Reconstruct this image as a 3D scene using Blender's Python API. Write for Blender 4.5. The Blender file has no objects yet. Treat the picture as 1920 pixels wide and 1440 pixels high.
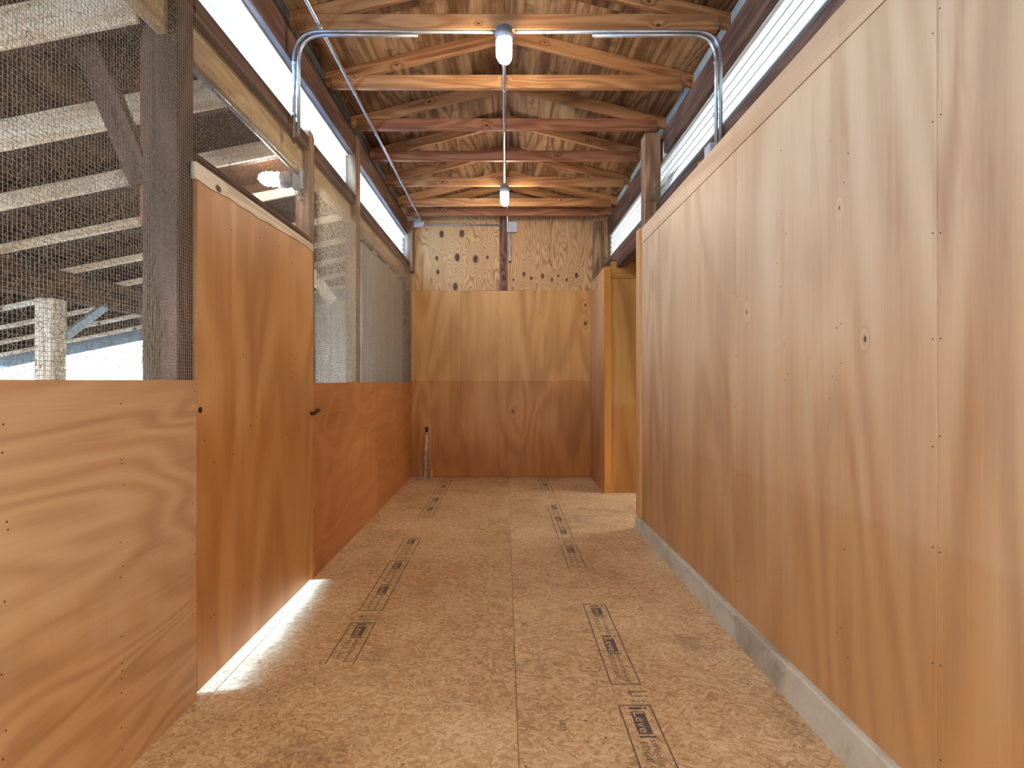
import bpy, bmesh, math, random
import numpy as np
from mathutils import Vector, Matrix, noise as mnoise

random.seed(7)
RNG = np.random.default_rng(11)
SC = bpy.context.scene
COL = SC.collection
H = 1.26                      # eye height

# ------------------------------------------------------------------ camera, sky, sun, exposure
cam_d = bpy.data.cameras.new('camera')
cam_d.sensor_width = 36.0
cam_d.lens = 1000.0 / 1920.0 * 36.0
cam_d.shift_x = 13.0 / 1920.0
cam_d.shift_y = -6.0 / 1920.0
cam_d.clip_start = 0.02
cam = bpy.data.objects.new('camera', cam_d)
COL.objects.link(cam)
cam.location = (0, 0, H)
cam.rotation_euler = (math.pi / 2, 0, 0)
SC.camera = cam

w = bpy.data.worlds.new('world')
SC.world = w
w.use_nodes = True
w.node_tree.nodes['Background'].inputs[0].default_value = (0.94, 0.97, 1.0, 1)
w.node_tree.nodes['Background'].inputs[1].default_value = 3.4

sun_d = bpy.data.lights.new('sun', 'SUN')
sun_d.energy = 62.0
sun_d.angle = math.radians(11)
sun_d.color = (0.28, 0.54, 1.0)
sun = bpy.data.objects.new('sun', sun_d)
COL.objects.link(sun)
sun.location = (-12, -2, 4)
sun.rotation_euler = Vector((1.0, 0.16, -0.17)).to_track_quat('-Z', 'Y').to_euler()

vs = SC.view_settings
vs.view_transform = 'Standard'
vs.look = 'None'
vs.gamma = 1.0
vs.use_curve_mapping = False
vs.exposure = 1.24
SC.cycles.max_bounces = 6
SC.cycles.diffuse_bounces = 4
SC.cycles.use_adaptive_sampling = True
SC.cycles.adaptive_threshold = 0.05
SC.cycles.transparent_max_bounces = 24
SC.cycles.sample_clamp_indirect = 8.0

# ------------------------------------------------------------------ material helpers
def lin(c):
    out = []
    for v in c:
        v = v / 255.0
        out.append(v / 12.92 if v <= 0.04045 else ((v + 0.055) / 1.055) ** 2.4)
    return tuple(out) + (1.0,)

class NT:
    def __init__(s, name):
        s.m = bpy.data.materials.new(name)
        s.m.use_nodes = True
        s.t = s.m.node_tree
        s.bsdf = s.t.nodes['Principled BSDF']
    def n(s, typ, **kw):
        nd = s.t.nodes.new(typ)
        for k, v in kw.items():
            setattr(nd, k, v)
        return nd
    def l(s, a, b):
        s.t.links.new(a, b)
    def put(s, sock, v):
        if hasattr(v, 'links') or hasattr(v, 'is_linked'):
            s.l(v, sock)
        else:
            sock.default_value = v
    def math(s, op, a, b=0.0, c=None, clamp=False):
        nd = s.n('ShaderNodeMath', operation=op, use_clamp=clamp)
        s.put(nd.inputs[0], a)
        s.put(nd.inputs[1], b)
        if c is not None:
            s.put(nd.inputs[2], c)
        return nd.outputs[0]
    def vmath(s, op, a, b):
        nd = s.n('ShaderNodeVectorMath', operation=op)
        s.put(nd.inputs[0], a)
        s.put(nd.inputs[1], b)
        return nd
    def noise(s, vec, scale=1.0, detail=3.0, rough=0.5, dist=0.0):
        nd = s.n('ShaderNodeTexNoise')
        s.l(vec, nd.inputs['Vector'])
        nd.inputs['Scale'].default_value = scale
        nd.inputs['Detail'].default_value = detail
        nd.inputs['Roughness'].default_value = rough
        nd.inputs['Distortion'].default_value = dist
        return nd.outputs['Fac']
    def mul(s, vec, v):
        return s.vmath('MULTIPLY', vec, v).outputs[0]
    def ramp(s, fac, stops, interp='LINEAR'):
        nd = s.n('ShaderNodeValToRGB')
        nd.color_ramp.interpolation = interp
        e = nd.color_ramp.elements
        while len(e) < len(stops):
            e.new(0.5)
        for el, (p, c) in zip(e, stops):
            el.position = p
            el.color = c if len(c) == 4 else tuple(c) + (1,)
        s.l(fac, nd.inputs[0])
        return nd.outputs[0]
    def mix(s, fac, a, b, blend='MIX'):
        nd = s.n('ShaderNodeMix', data_type='RGBA', blend_type=blend)
        s.put(nd.inputs[0], fac)
        s.put(nd.inputs[6], a)
        s.put(nd.inputs[7], b)
        return nd.outputs[2]
    def maprange(s, v, a, b, c=0.0, d=1.0, smooth=False):
        nd = s.n('ShaderNodeMapRange')
        if smooth:
            nd.interpolation_type = 'SMOOTHSTEP'
        s.put(nd.inputs[0], v)
        for i, x in enumerate((a, b, c, d)):
            nd.inputs[i + 1].default_value = x
        return nd.outputs[0]
    def bump(s, h, strength=0.2, dist=0.002):
        nd = s.n('ShaderNodeBump')
        nd.inputs['Strength'].default_value = strength
        nd.inputs['Distance'].default_value = dist
        s.l(h, nd.inputs['Height'])
        s.l(nd.outputs[0], s.bsdf.inputs['Normal'])
    def obj_coord(s, rnd=True):
        tc = s.n('ShaderNodeTexCoord').outputs['Object']
        if not rnd:
            return tc, tc
        oi = s.n('ShaderNodeObjectInfo').outputs['Random']
        cx = s.n('ShaderNodeCombineXYZ')
        for i, k in enumerate((37.0, 23.0, 5.0)):
            s.l(s.math('MULTIPLY', oi, k), cx.inputs[i])
        return tc, s.vmath('ADD', tc, cx.outputs[0]).outputs[0]

def plain(name, c, rough=0.6, metal=0.0, var=0.0, vscale=20.0):
    t = NT(name)
    b = t.bsdf
    b.inputs['Roughness'].default_value = rough
    b.inputs['Metallic'].default_value = metal
    tc, p = t.obj_coord()
    f = t.noise(p, vscale, 4)
    c0 = tuple(x * (1 - var) for x in lin(c)[:3]) + (1,)
    c1 = tuple(min(1, x * (1 + var)) for x in lin(c)[:3]) + (1,)
    t.l(t.ramp(f, [(0.3, c0), (0.7, c1)]), b.inputs['Base Color'])
    return t.m

def wood(name, dark, mid, light, rings=7.0, ringw=0.35, sc=(0.35, 2.0, 2.0), fine=0.35, blotch=0.5,
         rough=0.55, knots=(), stain=None, streak=None, dist=0.5, specks=0.0, rand=True, sharp=1.0, spec=0.3, wander=0.0):
    """wood whose grain runs along the object's own X axis"""
    t = NT(name)
    b = t.bsdf
    raw, p = t.obj_coord(rand)
    big = t.noise(t.mul(p, sc), 1.0, 2.0, 0.45, dist)
    kmask = None
    if wander:
        oi = t.n('ShaderNodeObjectInfo').outputs['Random']
        cw = t.n('ShaderNodeCombineXYZ')
        t.l(t.math('MULTIPLY', t.math('SUBTRACT', t.math('FRACT', t.math('MULTIPLY', oi, 7.7)), 0.5), wander), cw.inputs[0])
        t.l(t.math('MULTIPLY', t.math('SUBTRACT', oi, 0.5), 0.05), cw.inputs[1])
        raw = t.vmath('ADD', raw, cw.outputs[0]).outputs[0]
    for (u, v, r) in knots:
        d = t.vmath('SUBTRACT', raw, (u, v, 0)).outputs[0]
        d = t.mul(d, (0.62, 1.0, 0.0))
        ln = t.vmath('LENGTH', d, (0, 0, 0)).outputs['Value']
        g = t.maprange(ln, 0.0, r * 4.0, 1.0, 0.0, True)
        big = t.math('ADD', big, t.math('MULTIPLY', g, 0.16))
        k = t.maprange(ln, r * 0.55, r * 1.05, 1.0, 0.0, True)
        kmask = k if kmask is None else t.math('MAXIMUM', kmask, k)
    ring = t.math('SINE', t.math('MULTIPLY', big, rings * 6.2832))
    ring = t.math('MULTIPLY_ADD', ring, 0.5, 0.5)
    if sharp != 1.0:
        ring = t.math('POWER', ring, sharp)
    fib = t.noise(t.mul(p, (2.5, 95.0, 95.0)), 1.0, 4.0, 0.65)
    fib2 = t.noise(t.mul(p, (0.6, 16.0, 16.0)), 1.0, 3.0, 0.6)
    blo = t.noise(t.mul(p, (0.7, 1.6, 1.6)), 1.0, 4.0, 0.55)
    v = t.math('MULTIPLY', t.math('SUBTRACT', ring, 0.5), ringw)
    v = t.math('ADD', v, t.math('MULTIPLY', t.math('SUBTRACT', fib, 0.5), fine))
    v = t.math('ADD', v, t.math('MULTIPLY', t.math('SUBTRACT', fib2, 0.5), fine * 1.1))
    v = t.math('ADD', v, t.math('MULTIPLY', t.math('SUBTRACT', blo, 0.5), blotch * 1.6))
    v = t.math('ADD', v, 0.5, clamp=True)
    col = t.ramp(v, [(0.08, lin(dark)), (0.5, lin(mid)), (0.92, lin(light))])
    if specks:
        sp = t.noise(t.mul(p, (14, 40, 40)), 1.0, 2.0, 0.5)
        col = t.mix(t.maprange(sp, 0.70, 0.76, 0.0, specks), col, lin(dark))
    if stain:
        # a coat of finish brushed on up to a height, ragged on top; back wall and door mix in light fall-off
        pos = t.n('ShaderNodeNewGeometry').outputs['Position']
        sx = t.n('ShaderNodeSeparateXYZ')
        t.l(pos, sx.inputs[0])
        nz = t.noise(t.mul(pos, (9.0, 9.0, 0.7)), 1.0, 3.0, 0.6)
        for z0, soft, mulc, amt in (stain if isinstance(stain, list) else [stain]):
            edge = t.math('ADD', sx.outputs[2], t.math('MULTIPLY', t.math('SUBTRACT', nz, 0.5), soft * 2.2))
            f = t.maprange(edge, z0 - soft, z0 + soft * 0.4, amt, 0.0, True)
            col = t.mix(f, col, mulc + (1,), 'MULTIPLY')
    if streak:
        pos = t.n('ShaderNodeNewGeometry').outputs['Position']
        nz = t.noise(t.mul(pos, (7.0, 7.0, 0.9)), 1.0, 4.0, 0.6)
        f = t.maprange(nz, 0.56, 0.72, 0.0, streak[1], True)
        col = t.mix(f, col, lin(streak[0]), 'MIX')
    if kmask is not None:
        col = t.mix(t.math('MULTIPLY', kmask, 0.9), col, lin((70, 36, 22)))
    t.l(col, b.inputs['Base Color'])
    b.inputs['Roughness'].default_value = rough
    b.inputs['Specular IOR Level'].default_value = spec
    t.bump(t.math('ADD', fib, t.math('MULTIPLY', ring, 0.5)), 0.18, 0.0015)
    return t.m

M = {}
# lauan panels
for nm, kn in (('ply_right', ()), ('ply_right_marked', ((0.163, -0.33, 0.008), (0.355, 0.497, 0.009), (0.62, -0.2, 0.006)))):
    M[nm] = wood('plywood_right', (160, 122, 84), (208, 172, 130), (226, 198, 158), rings=10, ringw=0.20, fine=0.2,
                      sc=(0.30, 1.15, 1.15), blotch=0.26, rough=0.5, specks=0.1, knots=kn, streak=((168, 112, 68), 0.35),
                      stain=[(1.15, 0.75, (0.88, 0.73, 0.55), 0.95), (0.83, 0.02, (0.94, 0.87, 0.77), 0.6)])
M['ply_stub'] = wood('plywood_stub', (150, 106, 66), (200, 154, 106), (220, 182, 136), rings=8, ringw=0.20, fine=0.24,
                     sc=(0.32, 1.6, 1.6), blotch=0.36, rough=0.5, stain=[(1.2, 0.8, (0.86, 0.70, 0.54), 0.9)])
for nm, kn in (('ply_back', ()), ('ply_back_knot', ((-0.36, -0.42, 0.019), (0.79, 0.53, 0.024), (1.03, 0.53, 0.015)))):
    M[nm] = wood('plywood_back', (150, 100, 50), (200, 146, 84), (222, 176, 116), rings=8, ringw=0.22, fine=0.28, blotch=0.42,
                 sc=(0.4, 1.7, 1.7), stain=[(1.27, 0.02, (0.82, 0.66, 0.50), 0.75), (0.75, 0.5, (0.74, 0.54, 0.34), 0.8)], rough=0.42, knots=kn, specks=0.15)  # lower tint is darker finish mixed with painted fall-off of light
M['ply_left'] = wood('plywood_left', (156, 112, 76), (198, 154, 112), (218, 182, 140), rings=15, ringw=0.24, fine=0.24, blotch=0.3,
                     sc=(0.55, 1.7, 1.7), stain=(0.62, 0.35, (0.88, 0.76, 0.6), 0.8), rough=0.45, dist=0.9)
M['ply_half'] = wood('plywood_half', (140, 84, 44), (186, 122, 70), (208, 150, 98), rings=9, ringw=0.16, fine=0.3, blotch=0.4,
                     sc=(0.7, 1.6, 1.6), rough=0.45, dist=0.5, stain=[(0.8, 0.5, (0.84, 0.66, 0.48), 0.7)])
M['ply_door'] = wood('plywood_door', (150, 98, 52), (198, 144, 90), (218, 174, 124), rings=8, ringw=0.26, fine=0.2, blotch=0.3,
                     sc=(0.34, 1.7, 1.7), stain=(1.15, 0.22, (0.84, 0.66, 0.46), 0.8), rough=0.42)  # tint mixes real stain with the dimmer light low on the door
M['ply_niche'] = wood('plywood_niche', (120, 80, 30), (176, 126, 62), (200, 154, 88), rings=6, ringw=0.25, fine=0.28, blotch=0.35,
                      stain=(1.0, 0.1, (0.85, 0.66, 0.5), 0.7), rough=0.45)
M['trim_pale'] = wood('pale_trim', (160, 106, 54), (208, 156, 98), (224, 182, 130), rings=5, ringw=0.2, fine=0.3, blotch=0.2, rough=0.5)
M['trim_wood'] = wood('stained_trim', (140, 84, 26), (192, 126, 48), (214, 154, 78), rings=5, ringw=0.2, fine=0.3, blotch=0.2, rough=0.45)
# fir plywood on the gable
M['fir_l'] = wood('fir_plywood_left', (120, 80, 46), (196, 154, 104), (216, 182, 136), rings=34, ringw=0.42, fine=0.22, blotch=0.2,
                  sc=(0.9, 3.4, 3.4), rough=0.65, sharp=0.6,
                  knots=((0.177, 0.145, 0.036), (0.185, -0.12, 0.040), (-0.127, -0.06, 0.042), (-0.151, -0.298, 0.042), (-0.137, 0.208, 0.024),
                         (-0.127, -0.455, 0.020), (-0.318, 0.194, 0.026), (-0.51, -0.035, 0.040)))
M['fir_r'] = wood('fir_plywood_right', (112, 72, 44), (188, 144, 96), (212, 176, 130), rings=34, ringw=0.48, fine=0.24, blotch=0.2,
                  sc=(0.6, 5.0, 5.0), rough=0.65, sharp=0.6,
                  knots=((-0.35, 0.442, 0.026), (-0.405, 0.348, 0.020), (-0.375, 0.20, 0.026), (-0.425, 0.076, 0.020), (-0.372, -0.007, 0.016),
                         (-0.425, -0.115, 0.018), (-0.365, -0.244, 0.028), (-0.425, 0.582, 0.014)))
M['deck'] = wood('roof_plywood', (54, 32, 18), (118, 84, 54), (172, 138, 98), rings=10, ringw=0.28, fine=0.7, blotch=0.9,
                 sc=(0.5, 3.6, 3.6), rough=0.8, streak=((46, 30, 20), 0.55), sharp=0.7, spec=0.15)
M['fir'] = wood('fir_timber', (108, 66, 38), (168, 116, 72), (198, 150, 102), rings=7, ringw=0.35, fine=0.4, blotch=0.45,
                sc=(0.8, 7.0, 7.0), rough=0.6, knots=((0.2, 0.0, 0.011), (-0.85, 0.01, 0.008)), specks=0.3, wander=1.8)
M['fir_red'] = wood('fir_timber_red', (94, 54, 34), (146, 92, 62), (178, 124, 88), rings=7, ringw=0.35, fine=0.4, blotch=0.45,
                    sc=(0.8, 7.0, 7.0), rough=0.6, knots=((-0.2, 0.01, 0.011),), specks=0.3, wander=1.8)
M['brown'] = wood('brown_timber', (48, 32, 26), (92, 66, 52), (126, 96, 78), rings=6, ringw=0.3, fine=0.5, blotch=0.6,
                  sc=(0.8, 6.0, 6.0), rough=0.75, specks=0.3)
M['post'] = wood('post_timber', (66, 42, 28), (136, 102, 72), (188, 156, 118), rings=6, ringw=0.3, fine=0.6, blotch=0.9,
                 sc=(0.7, 7.0, 7.0), rough=0.7, specks=0.5)
M['jamb'] = wood('jamb_timber', (54, 36, 28), (92, 68, 55), (128, 100, 84), rings=6, ringw=0.25, fine=0.5, blotch=0.4,
                 sc=(0.8, 7.0, 7.0), rough=0.7)
M['pine'] = wood('pine_timber', (140, 106, 68), (204, 170, 122), (226, 204, 162), rings=6, ringw=0.3, fine=0.35, blotch=0.4,
                 sc=(0.8, 7.0, 7.0), rough=0.65, knots=((0.1, 0.01, 0.02),), wander=1.0)
M['pale'] = wood('lit_rafter_face', (180, 142, 108), (232, 208, 176), (246, 234, 214), rings=6, ringw=0.3, fine=0.35, blotch=0.5,
                 sc=(0.8, 7.0, 7.0), rough=0.65, knots=((-0.6, 0.01, 0.02), (0.4, -0.01, 0.02)))  # sky-lit side of the rafters, brightness put into the colour
M['dark_deck'] = wood('lean_to_deck', (34, 20, 11), (70, 46, 28), (100, 70, 46), rings=6, ringw=0.3, fine=0.5, blotch=0.6, rough=0.85)
M['grey_board'] = wood('grey_barn_board', (158, 142, 122), (212, 198, 176), (230, 220, 204), rings=7, ringw=0.3, fine=0.55, blotch=0.5,
                       sc=(0.6, 8.0, 8.0), rough=0.8)
M['purple_board'] = wood('reddish_stud', (74, 44, 38), (126, 86, 72), (160, 122, 102), rings=6, ringw=0.35, fine=0.5, blotch=0.6,
                         sc=(0.8, 7.0, 7.0), rough=0.7, knots=((-0.25, 0.0, 0.022), (-0.48, 0.01, 0.02)))
M['peel'] = wood('unfinished_pale_strip', (170, 150, 118), (226, 214, 190), (240, 234, 220), rings=5, ringw=0.25, fine=0.3, blotch=0.4,
                 sc=(0.8, 9.0, 9.0), rough=0.7, knots=((-0.48, 0.0, 0.018),))
M['galv'] = plain('galvanised_steel', (176, 180, 184), 0.34, 0.85, 0.12, 30)
M['box_grey'] = plain('grey_box_paint', (176, 178, 182), 0.5, 0.0, 0.05, 10)
M['lamp_grey'] = plain('cast_lamp_metal', (150, 156, 162), 0.45, 0.4, 0.1, 30)
M['wire'] = plain('dull_wire', (152, 141, 126), 0.7, 0.0, 0.2, 40)
M['bolt'] = plain('rusty_iron', (64, 42, 34), 0.6, 0.4, 0.3, 80)
M['black'] = plain('black_hole', (22, 16, 12), 0.8)
M['sill'] = plain('sill_flashing', (70, 74, 78), 0.6, 0.3, 0.25, 30)
M['slate'] = plain('slate_block', (64, 72, 76), 0.8, 0.0, 0.25, 10)
M['teal'] = plain('blue_grey_block', (142, 158, 160), 0.8, 0.0, 0.15, 10)
M['nail'] = plain('nail_steel', (50, 36, 28), 0.8, 0.0, 0.2, 50)
M['ground'] = plain('gravel_ground', (128, 126, 120), 0.9, 0.0, 0.2, 6)
M['dirt'] = plain('low_bounce_ground', (66, 56, 48), 0.95, 0.0, 0.2, 6)  # dark ground colour, chosen to cut light bounced under the lean-to
M['frame_white'] = plain('pale_frame', (206, 196, 178), 0.7, 0.0, 0.1, 10)
M['ink'] = plain('faded_ink', (100, 86, 76), 0.8, 0.0, 0.25, 24)
M['tape'] = plain('pipe_wrap', (150, 138, 130), 0.45, 0.3, 0.3, 60)

def concrete():
    t = NT('concrete_footing')
    raw, p = t.obj_coord(False)
    a = t.noise(t.mul(p, (1.4, 2.0, 2.0)), 2.0, 6.0, 0.65, 0.6)
    b = t.noise(p, 60.0, 4.0, 0.6)
    v = t.math('ADD', t.math('MULTIPLY', a, 0.8), t.math('MULTIPLY', b, 0.25))
    c = t.ramp(v, [(0.28, lin((146, 134, 110))), (0.5, lin((198, 190, 166))), (0.75, lin((214, 208, 188)))])
    # damp vertical stains
    s = t.noise(t.mul(p, (6.0, 1.0, 1.2)), 1.3, 5.0, 0.6, 0.8)
    c = t.mix(t.maprange(s, 0.60, 0.68, 0.0, 0.45, True), c, lin((124, 110, 90)))
    t.l(c, t.bsdf.inputs['Base Color'])
    t.bsdf.inputs['Roughness'].default_value = 0.85
    t.bump(v, 0.3, 0.004)
    return t.m
M['concrete'] = concrete()

def osb():
    t = NT('strand_board')
    raw, p = t.obj_coord()
    warp = t.n('ShaderNodeTexNoise')
    t.l(p, warp.inputs['Vector'])
    warp.inputs['Scale'].default_value = 9.0
    warp.inputs['Detail'].default_value = 2.0
    wv = t.vmath('SUBTRACT', warp.outputs['Color'], (0.5, 0.5, 0.5)).outputs[0]
    pw = t.vmath('ADD', p, t.mul(wv, (0.012, 0.012, 0.0))).outputs[0]
    cols = []
    for i, (ang, sx, sy) in enumerate(((0.35, 24, 92), (-0.8, 27, 98), (1.3, 28, 90))):
        mp = t.n('ShaderNodeMapping')
        mp.inputs['Rotation'].default_value = (0, 0, ang)
        t.l(pw, mp.inputs['Vector'])
        vo = t.n('ShaderNodeTexVoronoi')
        vo.inputs['Scale'].default_value = 1.0
        t.l(t.mul(mp.outputs[0], (sx, sy, 1.0)), vo.inputs['Vector'])
        sp = t.n('ShaderNodeSeparateColor')
        t.l(vo.outputs['Color'], sp.inputs[0])
        cols.append(sp.outputs[0])
    sel = t.noise(p, 34.0, 2.0)
    a = t.mix(t.maprange(sel, 0.46, 0.5), cols[0], cols[1])
    sel2 = t.noise(t.vmath('ADD', p, (7.3, 1.1, 0)).outputs[0], 30.0, 2.0)
    a = t.mix(t.maprange(sel2, 0.5, 0.54), a, cols[2])
    fine = t.noise(t.mul(pw, (120, 120, 1)), 1.0, 3.0, 0.6)
    big = t.noise(p, 1.6, 4.0, 0.6)
    v = t.math('MULTIPLY', a, 0.32)
    v = t.math('ADD', v, t.math('MULTIPLY', fine, 0.26))
    v = t.math('ADD', v, t.math('MULTIPLY', big, 0.55))
    c = t.ramp(v, [(0.28, lin((156, 116, 76))), (0.5, lin((202, 162, 114))), (0.68, lin((222, 188, 140))), (0.88, lin((242, 216, 172)))])
    spk = t.noise(t.mul(p, (30, 55, 1)), 1.0, 2.0)
    c = t.mix(t.maprange(spk, 0.72, 0.75, 0.0, 0.5), c, lin((96, 66, 46)))
    dirt = t.noise(t.vmath('ADD', p, (3.1, 9.2, 0)).outputs[0], 2.3, 6.0, 0.65, 0.5)
    c = t.mix(t.maprange(dirt, 0.54, 0.72, 0.0, 0.4, True), c, lin((118, 100, 88)))
    t.l(c, t.bsdf.inputs['Base Color'])
    t.bsdf.inputs['Roughness'].default_value = 0.6
    t.bsdf.inputs['Specular IOR Level'].default_value = 0.3
    t.bump(v, 0.25, 0.002)
    return t.m
M['osb'] = osb()

def glazing():
    t = NT('translucent_sheet')
    raw, p = t.obj_coord(False)
    out = t.t.nodes['Material Output']
    tr = t.n('ShaderNodeBsdfTranslucent')
    df = t.n('ShaderNodeBsdfDiffuse')
    sp = t.noise(t.mul(p, (60, 60, 60)), 1.0, 2.0)
    c = t.mix(t.maprange(sp, 0.68, 0.72, 0.0, 0.5), (0.74, 0.76, 0.76, 1), lin((120, 116, 108)))
    t.l(c, tr.inputs[0])
    t.l(c, df.inputs[0])
    mx = t.n('ShaderNodeMixShader')
    mx.inputs[0].default_value = 0.2
    t.l(tr.outputs[0], mx.inputs[1])
    t.l(df.outputs[0], mx.inputs[2])
    t.l(mx.outputs[0], out.inputs[0])
    return t.m
M['glaze'] = glazing()
M['rib'] = plain('glazing_rib', (150, 152, 152), 0.6, 0.0, 0.1, 20)

def webmat(nm='dusty_cobweb', c=(158, 142, 114)):
    t = NT(nm)
    out = t.t.nodes['Material Output']
    tr = t.n('ShaderNodeBsdfTranslucent')
    df = t.n('ShaderNodeBsdfDiffuse')
    for nd in (tr, df):
        nd.inputs[0].default_value = lin(c)
    mx = t.n('ShaderNodeMixShader')
    mx.inputs[0].default_value = 0.55
    t.l(tr.outputs[0], mx.inputs[1])
    t.l(df.outputs[0], mx.inputs[2])
    t.l(mx.outputs[0], out.inputs[0])
    return t.m
M['web'] = webmat()
M['web_pale'] = webmat('pale_cobweb', (226, 216, 196))

def lampglass():
    t = NT('glowing_lamp_glass')
    b = t.bsdf
    b.inputs['Base Color'].default_value = (1, 1, 1, 1)
    b.inputs['Emission Color'].default_value = (1.0, 0.88, 0.72, 1)
    b.inputs['Emission Strength'].default_value = 130.0
    b.inputs['Roughness'].default_value = 0.4
    return t.m
M['lampglass'] = lampglass()

# ------------------------------------------------------------------ object helpers
W = {}
def reg(o, parent, mtx):
    COL.objects.link(o)
    if parent is not None:
        o.parent = parent
        o.matrix_parent_inverse = W[parent.name].inverted()
    o.matrix_basis = mtx
    W[o.name] = mtx.copy()
    return o

def thing(name, label, cat, loc=(0, 0, 0), group=None, kind=None):
    o = bpy.data.objects.new(name, None)
    o.empty_display_size = 0.05
    reg(o, None, Matrix.Translation(Vector(loc)))
    return tag(o, label, cat, group, kind)

def tag(o, label=None, cat=None, group=None, kind=None):
    if label: o['label'] = label
    if cat: o['category'] = cat
    if group: o['group'] = group
    if kind: o['kind'] = kind
    return o

def mesh_obj(name, verts, faces, mat, parent=None, mtx=None, smooth=False):
    me = bpy.data.meshes.new(name)
    me.from_pydata([tuple(v) for v in verts], [], faces)
    me.materials.append(M[mat] if isinstance(mat, str) else mat)
    if smooth:
        me.polygons.foreach_set('use_smooth', [True] * len(me.polygons))
    me.update()
    return reg(bpy.data.objects.new(name, me), parent, mtx or Matrix.Identity(4))

BOXF = [(0, 3, 2, 1), (4, 5, 6, 7), (0, 1, 5, 4), (1, 2, 6, 5), (2, 3, 7, 6), (3, 0, 4, 7)]
def boxv(l, wd, h):
    return [(-l, -wd, -h), (l, -wd, -h), (l, wd, -h), (-l, wd, -h), (-l, -wd, h), (l, -wd, h), (l, wd, h), (-l, wd, h)]

def frame_box(name, c, ex, ey, ez, L, Wd, T, mat, parent=None, bev=0.003):
    me = bpy.data.meshes.new(name)
    bm = bmesh.new()
    vs_ = [bm.verts.new(v) for v in boxv(L / 2, Wd / 2, T / 2)]
    for f in BOXF:
        bm.faces.new([vs_[i] for i in f])
    if bev:
        bmesh.ops.bevel(bm, geom=bm.edges[:], offset=min(bev, T * 0.3, Wd * 0.3), segments=1, affect='EDGES', profile=0.7)
    bmesh.ops.recalc_face_normals(bm, faces=bm.faces[:])
    bm.to_mesh(me)
    bm.free()
    me.materials.append(M[mat] if isinstance(mat, str) else mat)
    m = Matrix.Identity(4)
    for i, e in enumerate((ex, ey, ez)):
        m.col[i] = (e[0], e[1], e[2], 0)
    m.col[3] = (c[0], c[1], c[2], 1)
    return reg(bpy.data.objects.new(name, me), parent, m)

AX = {'x': Vector((1, 0, 0)), 'y': Vector((0, 1, 0)), 'z': Vector((0, 0, 1))}
def slab(name, x0, x1, y0, y1, z0, z1, mat, grain='x', parent=None, bev=0.003):
    """axis-aligned board, its own X along the grain, Z through the thickness"""
    d = {'x': abs(x1 - x0), 'y': abs(y1 - y0), 'z': abs(z1 - z0)}
    rest = sorted([a for a in 'xyz' if a != grain], key=lambda a: -d[a])
    ex, ey = AX[grain], AX[rest[0]]
    ez = ex.cross(ey)
    return frame_box(name, ((x0 + x1) / 2, (y0 + y1) / 2, (z0 + z1) / 2), ex, ey, ez, d[grain], d[rest[0]], d[rest[1]], mat, parent, bev)

def beam(name, p0, p1, wd, h, mat, parent=None, up=(0, 0, 1), bev=0.003):
    """timber between two points on its centre line; wd sideways, h along up"""
    p0, p1 = Vector(p0), Vector(p1)
    ex = (p1 - p0).normalized()
    side = Vector(up).cross(ex).normalized()
    u = ex.cross(side)
    # Y = the broader direction, as for boards
    if h >= wd:
        return frame_box(name, (p0 + p1) / 2, ex, u, ex.cross(u), (p1 - p0).length, h, wd, mat, parent, bev)
    return frame_box(name, (p0 + p1) / 2, ex, side, ex.cross(side), (p1 - p0).length, wd, h, mat, parent, bev)

def poly_slab(name, pts, n, T, mat, grain, parent=None):
    """flat polygon given in world points (front face), thickened by T against its normal n; own X along grain"""
    pts = [Vector(p) for p in pts]
    n = Vector(n).normalized()
    ex = Vector(grain).normalized()
    ez = n
    ey = ez.cross(ex)
    c = sum(pts, Vector()) / len(pts)
    m = Matrix.Identity(4)
    for i, e in enumerate((ex, ey, ez)):
        m.col[i] = (e[0], e[1], e[2], 0)
    m.col[3] = (c[0], c[1], c[2], 1)
    loc = [((p - c).dot(ex), (p - c).dot(ey)) for p in pts]
    area = sum(loc[i][0] * loc[(i + 1) % len(loc)][1] - loc[(i + 1) % len(loc)][0] * loc[i][1] for i in range(len(loc)))
    if area < 0:
        loc.reverse()
    k = len(loc)
    v = [(a, b, 0.0) for a, b in loc] + [(a, b, -T) for a, b in loc]
    f = [tuple(range(k)), tuple(range(2 * k - 1, k - 1, -1))]
    f += [(i, i + k, (i + 1) % k + k, (i + 1) % k) for i in range(k)]
    return mesh_obj(name, v, f, mat, parent, m)

def round_path(pts, r, seg=6):
    pts = [Vector(p) for p in pts]
    out = [pts[0]]
    for a, b, c in zip(pts, pts[1:], pts[2:]):
        d0, d1 = (a - b).normalized(), (c - b).normalized()
        rr = min(r, (a - b).length * 0.45, (c - b).length * 0.45)
        for i in range(seg + 1):
            t = i / seg
            q0, q1 = b + d0 * rr, b + d1 * rr
            out.append((1 - t) ** 2 * q0 + 2 * t * (1 - t) * b + t * t * q1)
    out.append(pts[-1])
    return out

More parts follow.
